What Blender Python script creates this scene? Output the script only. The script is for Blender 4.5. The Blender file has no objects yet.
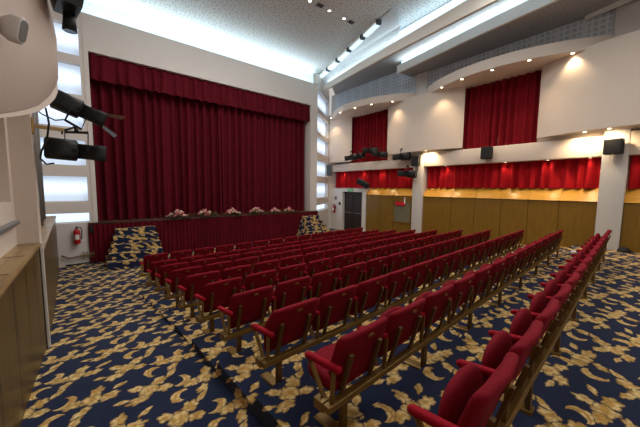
import bpy, bmesh, math, random
from mathutils import Vector, Matrix
random.seed(7)
PI = math.pi
C = bpy.context.scene.collection
H = 2.40                      # eye height above the flat floor in front of the stage
A = math.radians(2.4)         # the seat block is turned a little against the stage

def S(x, y, z=0.0):           # seat-block coordinates -> hall coordinates
    return (x*math.cos(A) - y*math.sin(A), x*math.sin(A) + y*math.cos(A), z)

def lin(c):
    return tuple(((v/255)/12.92 if v/255 <= .04045 else ((v/255+.055)/1.055)**2.4) for v in c) + (1.0,)

# ------------------------------------------------------------------ materials
class NT:
    def __init__(self, m):
        self.t = m.node_tree; self.n = self.t.nodes; self.l = self.t.links
    def put(self, sock, v):
        if isinstance(v, (int, float)): sock.default_value = v
        elif isinstance(v, (tuple, list)):
            sock.default_value = v if len(v) == len(sock.default_value) else tuple(v)[:len(sock.default_value)]
        else: self.l.new(v, sock)
    def m(self, op, a, b=0.0, c=0.0):
        n = self.n.new('ShaderNodeMath'); n.operation = op
        self.put(n.inputs[0], a); self.put(n.inputs[1], b); self.put(n.inputs[2], c)
        return n.outputs[0]
    def mix(self, f, a, b):
        n = self.n.new('ShaderNodeMix'); n.data_type = 'RGBA'
        self.put(n.inputs[0], f); self.put(n.inputs[6], a); self.put(n.inputs[7], b)
        return n.outputs[2]
    def coord(self, which='Object'):
        return self.n.new('ShaderNodeTexCoord').outputs[which]
    def xyz(self, v):
        n = self.n.new('ShaderNodeSeparateXYZ'); self.l.new(v, n.inputs[0]); return n.outputs
    def vec(self, x, y, z=0.0):
        n = self.n.new('ShaderNodeCombineXYZ')
        for i, k in enumerate((x, y, z)): self.put(n.inputs[i], k)
        return n.outputs[0]
    def noise(self, v, scale, detail=2.0):
        n = self.n.new('ShaderNodeTexNoise'); self.l.new(v, n.inputs['Vector'])
        n.inputs['Scale'].default_value = scale; n.inputs['Detail'].default_value = detail
        return n.outputs['Fac']
    def voro(self, v, scale, rnd=1.0, feature='F1', out='Distance', dims='3D'):
        n = self.n.new('ShaderNodeTexVoronoi'); n.feature = feature; n.voronoi_dimensions = dims
        self.l.new(v, n.inputs['Vector']); n.inputs['Scale'].default_value = scale
        n.inputs['Randomness'].default_value = rnd
        return n.outputs[out]
    def step(self, v, lo, hi):
        n = self.n.new('ShaderNodeMapRange'); n.interpolation_type = 'SMOOTHSTEP'
        self.put(n.inputs[0], v); n.inputs[1].default_value = lo; n.inputs[2].default_value = hi
        return n.outputs[0]
    def bump(self, h, strength, dist=.01):
        n = self.n.new('ShaderNodeBump'); n.inputs['Strength'].default_value = strength
        n.inputs['Distance'].default_value = dist; self.l.new(h, n.inputs['Height']); return n.outputs[0]

def new_mat(name):
    m = bpy.data.materials.new(name); m.use_nodes = True
    return m, NT(m), m.node_tree.nodes['Principled BSDF']

def plain(name, rgb, rough=.6, metal=0.0, var=.12, scale=6.0, sheen=0.0, bump=0.0, spec=.5):
    m, t, b = new_mat(name)
    c = lin(rgb); d = tuple(v*(1-var) for v in c[:3]) + (1,)
    co = t.coord()
    t.put(b.inputs['Base Color'], t.mix(t.noise(co, scale), d, c))
    b.inputs['Roughness'].default_value = rough; b.inputs['Metallic'].default_value = metal
    b.inputs['Specular IOR Level'].default_value = spec
    if sheen:
        b.inputs['Sheen Weight'].default_value = sheen
        b.inputs['Sheen Tint'].default_value = tuple(min(1, v*2+.1) for v in c[:3]) + (1,)
        b.inputs['Sheen Roughness'].default_value = .4
    if bump: t.put(b.inputs['Normal'], t.bump(t.noise(co, scale*12), bump))
    return m

def glow(name, rgb, strength, edge=None):
    m, t, b = new_mat(name)
    t.put(b.inputs['Base Color'], lin(rgb))
    co = t.coord(); f = t.noise(co, 1.3, 0)
    c = lin(rgb)
    t.put(b.inputs['Emission Color'], t.mix(f, tuple(v*.85 for v in c[:3])+(1,), c))
    b.inputs['Emission Strength'].default_value = strength
    return m

def velvet(name, rgb, sheen=.5):
    m, t, b = new_mat(name)
    co = t.coord(); c = lin(rgb)
    n1 = t.noise(co, 3.0); n2 = t.noise(co, 60.0)
    f = t.m('ADD', t.m('MULTIPLY', n1, .6), t.m('MULTIPLY', n2, .4))
    t.put(b.inputs['Base Color'], t.mix(f, tuple(v*.6 for v in c[:3])+(1,), tuple(min(1, v*1.3) for v in c[:3])+(1,)))
    b.inputs['Roughness'].default_value = .85; b.inputs['Specular IOR Level'].default_value = .2
    b.inputs['Sheen Weight'].default_value = sheen; b.inputs['Sheen Roughness'].default_value = .45
    b.inputs['Sheen Tint'].default_value = tuple(min(1, v*1.6) for v in c[:3])+(1,)
    t.put(b.inputs['Normal'], t.bump(n2, .15))
    return m

def carpet_mat():
    m, t, b = new_mat('patterned_carpet')
    co = t.coord(); x, y, z = t.xyz(co)
    # fold the risers into the pattern: the up direction continues the run of the floor
    x = t.m('ADD', x, z)
    v0 = t.vec(x, t.m('ADD', y, z))
    wob = t.n.new('ShaderNodeTexNoise'); t.l.new(v0, wob.inputs['Vector']); wob.inputs['Scale'].default_value = 9.0
    wob.inputs['Detail'].default_value = 1.0
    wx, wy, wz = t.xyz(wob.outputs['Color'])
    px = t.m('ADD', x, t.m('MULTIPLY', t.m('SUBTRACT', wx, .5), .05))
    py = t.m('ADD', t.m('ADD', y, z), t.m('MULTIPLY', t.m('SUBTRACT', wy, .5), .05))
    TX, TY = .80, .60
    def elems(ox, oy, rot, lst):
        ca, sa = math.cos(rot), math.sin(rot)
        rx = t.m('ADD', t.m('MULTIPLY', px, ca), t.m('MULTIPLY', py, sa))
        ry = t.m('SUBTRACT', t.m('MULTIPLY', py, ca), t.m('MULTIPLY', px, sa))
        u = t.m('MULTIPLY', t.m('SUBTRACT', t.m('FRACT', t.m('ADD', t.m('DIVIDE', rx, TX), ox)), .5), TX)
        v = t.m('MULTIPLY', t.m('SUBTRACT', t.m('FRACT', t.m('ADD', t.m('DIVIDE', ry, TY), oy)), .5), TY)
        best = second = None
        for e in lst:
            if e[0] == 'leaf':
                _, cx, cy, ang, L, W, n, lob = e
                c, s = math.cos(ang), math.sin(ang)
                du = t.m('SUBTRACT', u, cx); dv = t.m('SUBTRACT', v, cy)
                a = t.m('DIVIDE', t.m('ADD', t.m('MULTIPLY', du, c), t.m('MULTIPLY', dv, s)), L)
                q = t.m('DIVIDE', t.m('SUBTRACT', t.m('MULTIPLY', dv, c), t.m('MULTIPLY', du, s)), W)
                r = t.m('SQRT', t.m('ADD', t.m('MULTIPLY', a, a), t.m('MULTIPLY', q, q)))
                th = t.m('ARCTAN2', q, a)
                rad = t.m('ADD', 1-lob*1.5, t.m('MULTIPLY', t.m('POWER', t.m('ABSOLUTE', t.m('COSINE', t.m('MULTIPLY', th, n/2))), .7), lob*1.7))
                d = t.m('DIVIDE', r, rad)
            else:           # a curled stem: part of a ring
                _, cx, cy, R, W, a0 = e
                du = t.m('SUBTRACT', u, cx); dv = t.m('SUBTRACT', v, cy)
                r = t.m('SQRT', t.m('ADD', t.m('MULTIPLY', du, du), t.m('MULTIPLY', dv, dv)))
                th = t.m('COSINE', t.m('SUBTRACT', t.m('ARCTAN2', dv, du), a0))
                wd = t.m('MULTIPLY', t.m('MAXIMUM', t.m('ADD', th, .35), .001), W)
                d = t.m('DIVIDE', t.m('ABSOLUTE', t.m('SUBTRACT', r, R)), wd)
            if best is None: best = d; second = 9.0
            else:
                second = t.m('MINIMUM', second, t.m('MAXIMUM', best, d)); best = t.m('MINIMUM', best, d)
        return best, second
    sprig = [('leaf', -.02, .01, .4, .105, .095, 5, .2), ('leaf', .10, .07, .7, .085, .07, 6, .2),
             ('leaf', -.14, -.06, 3.0, .10, .06, 6, .22), ('leaf', .08, -.08, -.6, .075, .055, 5, .22),
             ('leaf', -.09, .12, 2.3, .08, .05, 5, .22), ('leaf', .23, .10, .5, .085, .036, 4, .16), ('leaf', -.25, .03, 2.7, .07, .03, 4, .16), ('ring', .22, -.10, .075, .03, -.7)]
    sprig2 = [('leaf', .00, .02, -.5, .10, .085, 5, .2), ('leaf', -.12, .07, 2.6, .09, .065, 6, .2),
              ('leaf', .12, -.05, -.3, .10, .06, 6, .22), ('leaf', .07, .12, 1.0, .085, .06, 5, .22),
              ('leaf', -.10, -.10, 3.7, .08, .05, 5, .22), ('leaf', .24, .04, .2, .075, .034, 4, .16), ('ring', -.26, -.04, .075, .03, 2.4)]
    d1, s1 = elems(0.0, 0.0, .3, sprig); d2, s2 = elems(.5, .5, .3, sprig2)
    d = t.m('MINIMUM', d1, d2)
    sec = t.m('MINIMUM', t.m('MAXIMUM', d1, d2), t.m('MINIMUM', s1, s2))
    gap = t.step(t.m('SUBTRACT', sec, d), .03, .16)
    fine = t.m('MULTIPLY', t.m('SUBTRACT', t.noise(v0, 30.0, 2.0), .5), .5)
    d = t.m('ADD', d, fine)
    inside = t.m('MULTIPLY', t.m('SUBTRACT', 1.0, t.step(d, .9, 1.04)), t.m('ADD', .2, t.m('MULTIPLY', gap, .8)))
    vein = t.voro(v0, 17.0, 1.0, 'DISTANCE_TO_EDGE', dims='2D')
    vv = t.step(vein, .0, .12)
    tone = t.noise(v0, 14.0, 1.0)
    g1 = t.mix(t.step(tone, .35, .65), lin((190, 152, 82)), lin((236, 208, 146)))
    g1 = t.mix(t.m('MULTIPLY', t.step(d, .0, .45), .999), lin((204, 152, 76)), g1)
    g1 = t.mix(t.m('MULTIPLY', t.step(d, .66, .98), .75), g1, lin((122, 88, 44)))
    vr = t.m('ADD', .55, t.m('MULTIPLY', vv, .45))
    g = t.mix(vr, lin((120, 84, 36)), g1)
    pile = t.noise(co, 260.0, 1.0)
    base = t.mix(pile, lin((18, 25, 46)), lin((42, 52, 82)))
    t.put(b.inputs['Base Color'], t.mix(inside, base, g))
    b.inputs['Roughness'].default_value = .95; b.inputs['Specular IOR Level'].default_value = .1
    b.inputs['Sheen Weight'].default_value = .08
    t.put(b.inputs['Normal'], t.bump(pile, .2))
    return m

def dotted(name, rgb, dark, scale, size, rnd=.75):
    m, t, b = new_mat(name)
    co = t.coord(); x, y, z = t.xyz(co)
    v = t.vec(x, y, 0.0)
    d = t.voro(v, scale, rnd, dims='2D')
    big = t.noise(co, .35)
    c = t.mix(big, tuple(k*.9 for k in lin(rgb)[:3])+(1,), lin(rgb))
    t.put(b.inputs['Base Color'], t.mix(t.m('SUBTRACT', 1.0, t.step(d, size*.7, size)), c, lin(dark)))
    b.inputs['Roughness'].default_value = .8
    return m

def squares(name, rgb, dark):
    m, t, b = new_mat(name)
    co = t.coord(); x, y, z = t.xyz(co)
    def cell(v, p, w):
        f = t.m('FRACT', t.m('DIVIDE', v, p))
        return t.m('MULTIPLY', t.step(f, (1-w)/2-.04, (1-w)/2+.04), t.m('SUBTRACT', 1.0, t.step(f, (1+w)/2-.04, (1+w)/2+.04)))
    a = t.m('MULTIPLY', cell(y, .155, .6), cell(z, .155, .6))
    panel = t.m('MULTIPLY', cell(y, .62, .78), 1.0)
    t.put(b.inputs['Base Color'], t.mix(t.m('MULTIPLY', a, panel), lin(rgb), lin(dark)))
    b.inputs['Roughness'].default_value = .8
    return m

def wood(name, dark, light, rough=.35, axis=2, groove=0.0, period=.5):
    m, t, b = new_mat(name)
    co = t.coord(); x, y, z = t.xyz(co)
    sc = [9.0, 9.0, 9.0]; sc[axis] = .8
    v = t.vec(t.m('MULTIPLY', x, sc[0]), t.m('MULTIPLY', y, sc[1]), t.m('MULTIPLY', z, sc[2]))
    f = t.noise(v, 2.2, 4.0)
    col = t.mix(t.step(f, .3, .7), lin(dark), lin(light))
    if groove:
        k = t.m('FRACT', t.m('DIVIDE', y, period))
        g = t.m('SUBTRACT', 1.0, t.step(t.m('ABSOLUTE', t.m('SUBTRACT', k, .5)), groove*.4, groove))
        col = t.mix(g, col, tuple(q*.3 for q in lin(dark)[:3])+(1,))
    t.put(b.inputs['Base Color'], col)
    b.inputs['Roughness'].default_value = rough
    return m

M = {}
M['carpet'] = carpet_mat()
M['seat_red'] = velvet('red_seat_plush', (124, 5, 27), .12)
M['arm_red'] = velvet('red_arm_plush', (158, 8, 34), .10)
M['curtain'] = velvet('dark_red_stage_velvet', (92, 6, 24), .15)
M['skirt'] = velvet('dark_red_skirt_velvet', (92, 4, 22), .15)
M['drape'] = velvet('bright_red_drape', (158, 6, 20), .2)
M['window_curtain'] = velvet('deep_red_window_curtain', (122, 7, 24), .2)
M['brass'] = plain('aged_brass_paint', (140, 108, 52), .42, .45, .25, 14)
M['brass_dark'] = plain('dull_brass_paint', (108, 78, 36), .5, .35, .25, 14)
M['plate'] = plain('number_plate_brass', (150, 104, 56), .35, .6, .1, 20)
M['white'] = plain('white_wall_paint', (214, 208, 202), .75, 0, .05, 1.2)
M['cream'] = plain('cream_wall_paint', (222, 206, 192), .75, 0, .05, 1.0)
M['beige'] = plain('beige_balcony_paint', (196, 176, 164), .75, 0, .07, 1.0)
M['white_trim'] = plain('white_trim_paint', (226, 222, 214), .5, 0, .04, 2)
M['grey_soffit'] = dotted('grey_dotted_soffit', (168, 166, 166), (104, 104, 108), 9.0, .15)
M['ceiling'] = dotted('perforated_ceiling', (222, 230, 232), (112, 126, 134), 8.0, .16)
M['facet'] = dotted('pale_ceiling_facet', (226, 234, 238), (176, 190, 200), 8.0, .12)
M['squares'] = squares('square_perforated_panel', (200, 206, 212), (168, 176, 184))
M['cove'] = glow('cove_wall_emission', (206, 232, 240), .36)  # emission that gives the stage cove wall its lit look
M['cove_strong'] = glow('cool_glow_strong', (214, 236, 248), .8)  # lit look of the beam cove walls, also the notch lamp diffusers
M['niche'] = glow('light_niche_glow', (206, 224, 246), 1.0)
_m = M['niche']; _t = NT(_m); _b = _m.node_tree.nodes['Principled BSDF']
_x, _y, _z = _t.xyz(_t.coord())
_t.put(_b.inputs['Emission Strength'], _t.m('ADD', .45, _t.m('MULTIPLY', _t.m('SUBTRACT', 1.0, _t.step(_t.m('ABSOLUTE', _t.m('ADD', _z, -.06)), .0, .36)), .7)))
M['lamp_warm'] = glow('warm_lamp_lens', (255, 226, 180), 14)
M['lamp_cool'] = glow('cool_lamp_lens', (250, 252, 255), 10)
M['gold_wood'] = wood('golden_panelling', (118, 86, 24), (130, 96, 32), .35, 2, 0)
M['gold_ledge'] = wood('golden_ledge_wood', (190, 136, 44), (206, 152, 58), .3, 1)
M['left_wood'] = wood('ribbed_wood_panelling', (82, 62, 28), (100, 78, 38), .35, 2, .055, .62)
M['ledge_wood'] = wood('pale_ledge_wood', (132, 104, 68), (164, 134, 92), .35, 1)
M['ledge_slot'] = plain('dark_ledge_slot', (92, 62, 30), .6)
M['dark_door'] = wood('dark_brown_door_wood', (30, 17, 13), (46, 27, 20), .6, 2)
M['black'] = plain('black_plastic', (18, 18, 20), .7, 0, .2)
M['black_metal'] = plain('black_painted_metal', (30, 31, 33), .4, .3, .2)
M['dark_grey'] = plain('dark_grey_plastic', (30, 30, 32), .85, 0, .2)
M['grey'] = plain('mid_grey_metal', (128, 126, 124), .5, .2, .1)
M['grille'] = plain('dark_vent_grille', (70, 76, 82), .6)
M['fire_red'] = plain('fire_extinguisher_red', (176, 18, 26), .3, 0, .1)
M['paper'] = plain('white_paper', (226, 222, 214), .7, 0, .06)
M['green_sign'] = glow('green_exit_panel', (64, 150, 96), .25)
M['red_sign'] = plain('red_notice', (206, 26, 34), .5)
M['leaf'] = plain('dark_green_leaves', (84, 114, 58), .6, 0, .45, 20)
M['pink'] = plain('pink_petals', (226, 130, 138), .7, 0, .25, 24)
M['cream_petal'] = plain('cream_petals', (236, 214, 184), .7, 0, .2, 24)
M['lip'] = wood('brown_stage_edge', (58, 34, 26), (92, 58, 44), .4, 0)
M['glass'] = plain('grey_glass_panel', (120, 116, 96), .12, 0, .2, 2)
M['pipe'] = plain('brown_pipe', (120, 92, 64), .5, .2)
M['steel'] = plain('lamp_arm_wood', (176, 140, 78), .5)
M['lens'] = plain('dark_glass_lens', (16, 18, 26), .08, 0, .1)
M['shade_white'] = plain('white_plastic', (206, 200, 194), .5, 0, .05)
M['tan_flap'] = plain('tan_metal_flap', (176, 142, 108), .5, .2)

# ------------------------------------------------------------------ mesh helpers
def BM(): return bmesh.new()
def box(bm, x0, x1, y0, y1, z0, z1, T=None):
    vs = [bm.verts.new(p if T is None else T(*p)) for p in
          [(x0,y0,z0),(x1,y0,z0),(x1,y1,z0),(x0,y1,z0),(x0,y0,z1),(x1,y0,z1),(x1,y1,z1),(x0,y1,z1)]]
    for f in ((3,2,1,0),(4,5,6,7),(0,1,5,4),(1,2,6,5),(2,3,7,6),(3,0,4,7)):
        bm.faces.new([vs[i] for i in f])
def quad(bm, *ps):
    return bm.faces.new([bm.verts.new(p) for p in ps])
def loft(bm, rings, cap=True, closed=True, smooth=True):
    V = [[bm.verts.new(p) for p in r] for r in rings]
    n = len(V[0])
    for a, b in zip(V, V[1:]):
        for i in range(n if closed else n-1):
            f = bm.faces.new((a[i], a[(i+1) % n], b[(i+1) % n], b[i])); f.smooth = smooth
    if cap:
        bm.faces.new(list(reversed(V[0]))); bm.faces.new(V[-1])
    return V
def frame_of(d):
    d = Vector(d).normalized()
    u = d.cross(Vector((0,0,1)) if abs(d.z) < .9 else Vector((1,0,0))).normalized()
    return u, d.cross(u)
def cyl(bm, p0, p1, r0, r1=None, n=12):
    r1 = r0 if r1 is None else r1
    p0, p1 = Vector(p0), Vector(p1); u, v = frame_of(p1-p0)
    loft(bm, [[p + (u*math.cos(2*PI*i/n) + v*math.sin(2*PI*i/n))*r for i in range(n)] for p, r in ((p0, r0), (p1, r1))])
def tube(bm, pts, r, n=8):
    pts = [Vector(p) for p in pts]; rings = []
    for i, p in enumerate(pts):
        d = pts[min(i+1, len(pts)-1)] - pts[max(i-1, 0)]
        u, v = frame_of(d)
        rings.append([p + (u*math.cos(2*PI*k/n) + v*math.sin(2*PI*k/n))*r for k in range(n)])
    loft(bm, rings)
def ball(bm, c, r, sq=(1,1,1), sub=1):
    g = bmesh.ops.create_icosphere(bm, subdivisions=sub, radius=1.0)
    for v in g['verts']:
        v.co = Vector((v.co.x*r*sq[0]+c[0], v.co.y*r*sq[1]+c[1], v.co.z*r*sq[2]+c[2]))
        for f in v.link_faces: f.smooth = True
def bar(bm, p0, p1, w, h):                    # rectangular bar between two points
    p0, p1 = Vector(p0), Vector(p1); u, v = frame_of(p1-p0)
    loft(bm, [[p+u*a*w/2+v*b*h/2 for a, b in ((-1,-1),(1,-1),(1,1),(-1,1))] for p in (p0, p1)], smooth=False)

def obj(name, bm, mat, parent=None, loc=(0,0,0), kind=None, bev=0):
    if bev:
        bmesh.ops.bevel(bm, geom=[e for e in bm.edges], offset=bev, segments=2, affect='EDGES', profile=.5)
    bmesh.ops.recalc_face_normals(bm, faces=bm.faces[:])
    me = bpy.data.meshes.new(name); bm.to_mesh(me); bm.free()
    if kind: me.set_sharp_from_angle(angle=math.radians(50))
    me.materials.append(mat)
    o = bpy.data.objects.new(name, me); C.objects.link(o)
    if parent: o.parent = parent
    o.location = loc
    if kind: o['kind'] = kind
    return o
def open_obj(name, bm, mat, parent=None, loc=(0,0,0), kind=None):
    me = bpy.data.meshes.new(name); bm.to_mesh(me); bm.free(); me.materials.append(mat)
    o = bpy.data.objects.new(name, me); C.objects.link(o)
    if parent: o.parent = parent
    o.location = loc
    if kind: o['kind'] = kind
    return o
def tag(o, label, cat, group=None):
    o['label'] = label; o['category'] = cat
    if group: o['group'] = group
    return o
def thing(name, label, cat, loc=(0,0,0), rotz=0.0, group=None, rot=None):
    o = bpy.data.objects.new(name, None); C.objects.link(o); o.empty_display_size = .1
    o.location = loc; o.rotation_euler = rot if rot else (0,0,rotz)
    return tag(o, label, cat, group)
def dup(root, loc, rotz, label=None, cat=None, group=None, skip=()):
    r = root.copy(); C.objects.link(r); r.location = loc; r.rotation_euler = (0,0,rotz)
    if label: r['label'] = label
    if group: r['group'] = group
    for ch in list(root.children):
        if ch.name.split('.')[0] in skip: continue
        c = ch.copy(); C.objects.link(c); c.parent = r
        for g in list(ch.children):
            d = g.copy(); C.objects.link(d); d.parent = c
    return r
ORD = ['zeroth','first','second','third','fourth','fifth','sixth','seventh','eighth','ninth','tenth','eleventh','twelfth','thirteenth','fourteenth','fifteenth']

# ------------------------------------------------------------------ floor
def rowy(j): return .45 + .81*j if j else .43
def rowz(j): return max(-1.64 - .0945*j, -H)
FX0, FX1 = 1.08, 12.1
bm = BM()
# flat front of the hall
quad(bm, (-1.3,4.5,-H-.002), (13,4.5,-H-.002), (13,13.2,-H-.002), (-1.3,13.2,-H-.002))
for j in range(0, 8):
    y0 = -4.5 if j == 0 else rowy(j)-.05
    y1 = rowy(j+1)-.05
    z = rowz(j)
    quad(bm, S(FX0,y0,z), S(FX1,y0,z), S(FX1,y1,z), S(FX0,y1,z))
    zn = rowz(j+1)-.03
    quad(bm, S(FX0,y1,z), S(FX1,y1,z), S(FX1,y1,zn), S(FX0,y1,zn))
    quad(bm, S(FX0,y0,z), S(FX0,y1,z), S(FX0,y1,z-.3), S(FX0,y0,z-.3))
ramp = [(-4.5,-1.72), (-1,-1.72), (1,-1.85), (3.64,-2.02), (6.5,-2.32), (7.3,-2.4005)]
for (ya, za), (yb, zb) in zip(ramp, ramp[1:]):
    quad(bm, S(-1.6,ya,za), S(FX0,ya,za), S(FX0,yb,zb), S(-1.6,yb,zb))
open_obj('floor', bm, M['carpet'], kind='structure')

# ------------------------------------------------------------------ stage wall, header, stage
SY = 11.2
bm = BM()
box(bm, .08, 8.94, SY, SY+.3, 4.0, 5.06)
box(bm, .08, .19, SY, SY+.6, -H, 4.0)
box(bm, 8.53, 8.94, SY, SY+.6, -H, 4.0)
obj('wall_back', bm, M['white'], kind='structure')
bm = BM(); box(bm, -.05, 9.1, SY+.58, SY+2.2, -H, -1.13); box(bm, .1, 8.7, SY+.86, SY+.9, -1.13, 4.4)
obj('trim_1', bm, M['lip'], kind='structure')

def curtain_bm(p0, p1, z0, z1, n, amp, seed=0, nz=10, gather_top=.6, wob=.3, per=8):
    rnd = random.Random(seed)
    p0, p1 = Vector((p0[0], p0[1], 0)), Vector((p1[0], p1[1], 0))
    L = (p1-p0).length; d = (p1-p0)/L; nrm = Vector((d.y, -d.x, 0))
    bm = BM(); cols = n*per
    ph = [rnd.uniform(-.5, .5) for _ in range(n+2)]; am = [rnd.uniform(.65, 1.3) for _ in range(n+2)]
    grid = []
    for k in range(nz+1):
        t = k/nz; row = []
        for i in range(cols+1):
            u = i/cols; a = u*n; ia = int(a); fa = a-ia
            s = fa*fa*(3-2*fa)
            pp = ph[ia]*(1-s)+ph[min(ia+1, n)]*s; aa = am[ia]*(1-s)+am[min(ia+1, n)]*s
            g = gather_top + (1-gather_top)*(1-t)
            off = amp*aa*g*math.sin(2*PI*a + pp*2 + wob*math.sin(3*t+pp*5)*(1-t))
            off += amp*.35*math.sin(4*PI*a+pp*7)*(1-t)
            p = p0 + d*(u*L) + nrm*off
            row.append(bm.verts.new((p.x, p.y, z0+(z1-z0)*t)))
        grid.append(row)
    for k in range(nz):
        for i in range(cols):
            f = bm.faces.new((grid[k][i], grid[k][i+1], grid[k+1][i+1], grid[k+1][i])); f.smooth = True
    return bm
def curtain(name, label, mat, *a, **k):
    bm = curtain_bm(*a, **k)
    return tag(open_obj(name, bm, mat), label, 'curtain')
t = thing('stage_curtain', 'tall dark red velvet stage curtain closed across the whole stage', 'curtain', (.19,SY+.50,-1.12))
o = open_obj('curtain_panel', curtain_bm((-.05,0), (4.28,0), 0, 5.15, 15, .13, seed=3, nz=14, gather_top=.75, wob=.5), M['curtain'], t)
o = open_obj('curtain_panel', curtain_bm((4.1,-.07), (8.4,-.07), 0, 5.15, 15, .13, seed=5, nz=14, gather_top=.75, wob=.5), M['curtain'], t)
tag(open_obj('curtain_valance', curtain_bm((.19,SY+.13), (8.53,SY+.13), 3.24, 3.995, 25, .075, seed=8, nz=6, gather_top=.6, wob=.4), M['curtain']),
    'dark red pleated valance hanging across the top of the stage curtain', 'curtain valance')
bm = BM(); box(bm, -.06, 9.02, SY-.02, SY+.9, -1.19, -1.125)
obj('trim_2', bm, M['lip'], kind='structure', bev=.01)
tag(open_obj('stage_skirt', curtain_bm((-.06,SY-.03), (9.02,SY-.03), -H+.01, -1.19, 74, .028, seed=11, nz=5, gather_top=.8), M['skirt']),
    'dark red pleated skirt covering the front of the raised stage', 'stage skirt')

# carpeted stage stairs
def stairs(x0, x1, label, run, nsteps=5, ytop=SY-.08):
    t = thing('stage_stairs', label, 'stairs', ((x0+x1)/2, ytop, -H), group=None)
    w = (x1-x0)/2; hgt = 1.06
    for i in range(nsteps):
        bm = BM()
        zt = hgt*(i+1)/nsteps; yb = -(nsteps-i)*run
        ex = .07*(nsteps-1-i)
        box(bm, -w-ex, w+ex*.3, yb, yb+run+.001 if i < nsteps-1 else 0, 0 if i == 0 else hgt*i/nsteps-.02, zt)
        if i < nsteps-1: box(bm, -w-ex, w+ex*.3, yb+run, 0, 0 if i == 0 else hgt*i/nsteps-.02, zt-.002)
        bmesh.ops.translate(bm, verts=bm.verts[:], vec=(0,0,0))
        obj('step', bm, M['carpet'], t)
    return t
stairs(.60, 1.72, 'patterned carpet steps against the stage skirt beside the light-panel corner', .25)
stairs(7.95, 8.85, 'patterned carpet steps at the stage end near the dark double door', .25)

# ------------------------------------------------------------------ slot-light walls either side of the stage
SLZ = [(3.8,4.64), (2.68,3.56), (1.72,2.5), (.6,1.37), (-.48,.28), (-1.12,-.82)]
def slot_wall(name, P0, P1, f, place):
    P0, P1 = Vector((P0[0],P0[1],0)), Vector((P1[0],P1[1],0))
    d = P1-P0; L = d.length; d /= L; back = Vector((-d.y, d.x, 0))
    ang = math.atan2(d.y, d.x)
    def T(x, y, z): q = P0+d*x+back*y; return (q.x, q.y, z)
    bm = BM(); edges = [-H] + [v*f for s in reversed(SLZ) for v in s] + [5.6]
    m0, m1 = .04, L-.1
    for a, b in zip(edges[0::2], edges[1::2]):
        box(bm, 0, L, 0, .22, a, b, T)
    box(bm, 0, m0, .001, .22, -H, 5.6, T); box(bm, m1, L, .001, .22, -H, 5.6, T)
    obj(name, bm, M['white'], kind='structure')
    for k, (a, b) in enumerate(SLZ):
        c = P0+d*(L/2)+back*.2
        t = thing('light_panel', 'glowing white light panel, %s from the top, %s' % (ORD[k+1], place), 'light panel', (c.x, c.y, (a+b)/2*f), ang, 'light panels beside the stage')
        hw = L/2; hh = (b-a)/2*f
        bm = BM(); quad(bm, (-hw+.03,0,-hh), (hw-.08,0,-hh), (hw-.08,0,hh), (-hw+.03,0,hh)); open_obj('diffuser', bm, M['niche'], t)
        bm = BM(); box(bm, -hw+.03, hw-.08, -.04, -.005, -hh, -hh+.03); obj('light_shelf', bm, M['white_trim'], t)
slot_wall('wall_left_front', (-1.05,SY+.02), (.085,SY+.02), 1.0, 'above the wall-foot pipe')
slot_wall('wall_right_front', (8.94,SY+.02), (11.05,12.75), 1.06, 'between stage and dark door')

# ------------------------------------------------------------------ cove and ceiling
bm = BM(); quad(bm, (-1.2,SY+.75,4.9), (9.6,SY+.75,4.9), (9.6,SY+.75,5.78), (-1.2,SY+.75,5.78))  # cove wall behind the header, its lit look put in as emission
tag(open_obj('cove_wall_glow', bm, M['cove']), 'long cool white self-glowing cove wall above the stage header', 'glowing cove wall')
CZ = 5.75
bm = BM()
box(bm, -2.2, 9.75, -5, SY+.8, CZ, CZ+.05)
obj('ceiling', bm, M['ceiling'], kind='structure')

# fan of stepped cove beams on the side opposite the near wall
def beam(name, P, w, z0, z1, mat=M['white_trim'], extra=None):
    bm = BM(); rings = []
    for (x, y) in P:
        rings.append([(x, y, z0), (x+w, y+.1*w, z0), (x+w, y+.1*w, z1), (x, y, z1)])
    loft(bm, rings, smooth=False); return obj(name, bm, mat, kind='structure')
B1 = [(9.42,11.3), (9.15,10.2), (8.66,8.0), (8.38,5.9), (8.12,3.6), (7.7,0.2), (7.3,-4)]
B1o = [(x-.02, y) for x, y in B1]
# lower edge traced at the outer side of the beam, upper edge at its inner side
def cove_beam(name, low, z0, tops):
    bm = BM()
    rings = [[(a[0]-.02, a[1], z0), (a[0]+.06, a[1], z0), (a[0]+.06, a[1], h-.03), (a[0]-.05, a[1], h)] for a, h in zip(low, tops)]
    loft(bm, rings, smooth=False); return obj(name, bm, M['white_trim'], kind='structure')
low1 = [(9.34,11.15), (8.90,8.45), (8.60,5.85), (8.37,3.54), (8.1,.5), (7.8,-4)]
cove_beam('beam_1', low1, 4.85, [5.08,5.13,5.18,5.24,5.25,5.25])
low2 = [(10.30,7.55), (9.74,4.08), (9.50,2.13), (9.35,0), (9.2,-4)]
cove_beam('beam_2', low2, 4.85, [5.14,5.17,5.18,5.2,5.2])
low3 = [(11.2,1.85), (10.91,.94), (10.7,-.5), (10.5,-4)]
cove_beam('beam_3', low3, 4.85, [5.12,5.15,5.2,5.2])
def glow_wall_strip(P, dx, z0, z1, label, mat):  # wall strip above a beam, emissive so that it looks lit
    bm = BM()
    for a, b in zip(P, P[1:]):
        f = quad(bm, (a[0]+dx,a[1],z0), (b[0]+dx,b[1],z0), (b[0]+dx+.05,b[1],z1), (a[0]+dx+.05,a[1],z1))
    return tag(open_obj('cove_wall_glow', bm, mat), label, 'glowing cove wall')
glow_wall_strip(low1, .30, 5.04, 5.72, 'long white self-glowing cove wall behind the first ceiling beam over the seats', M['cove_strong'])
glow_wall_strip(low2, .22, 5.04, 5.42, 'bright white self-glowing cove wall behind the second, outer ceiling beam', M['cove_strong'])
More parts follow.
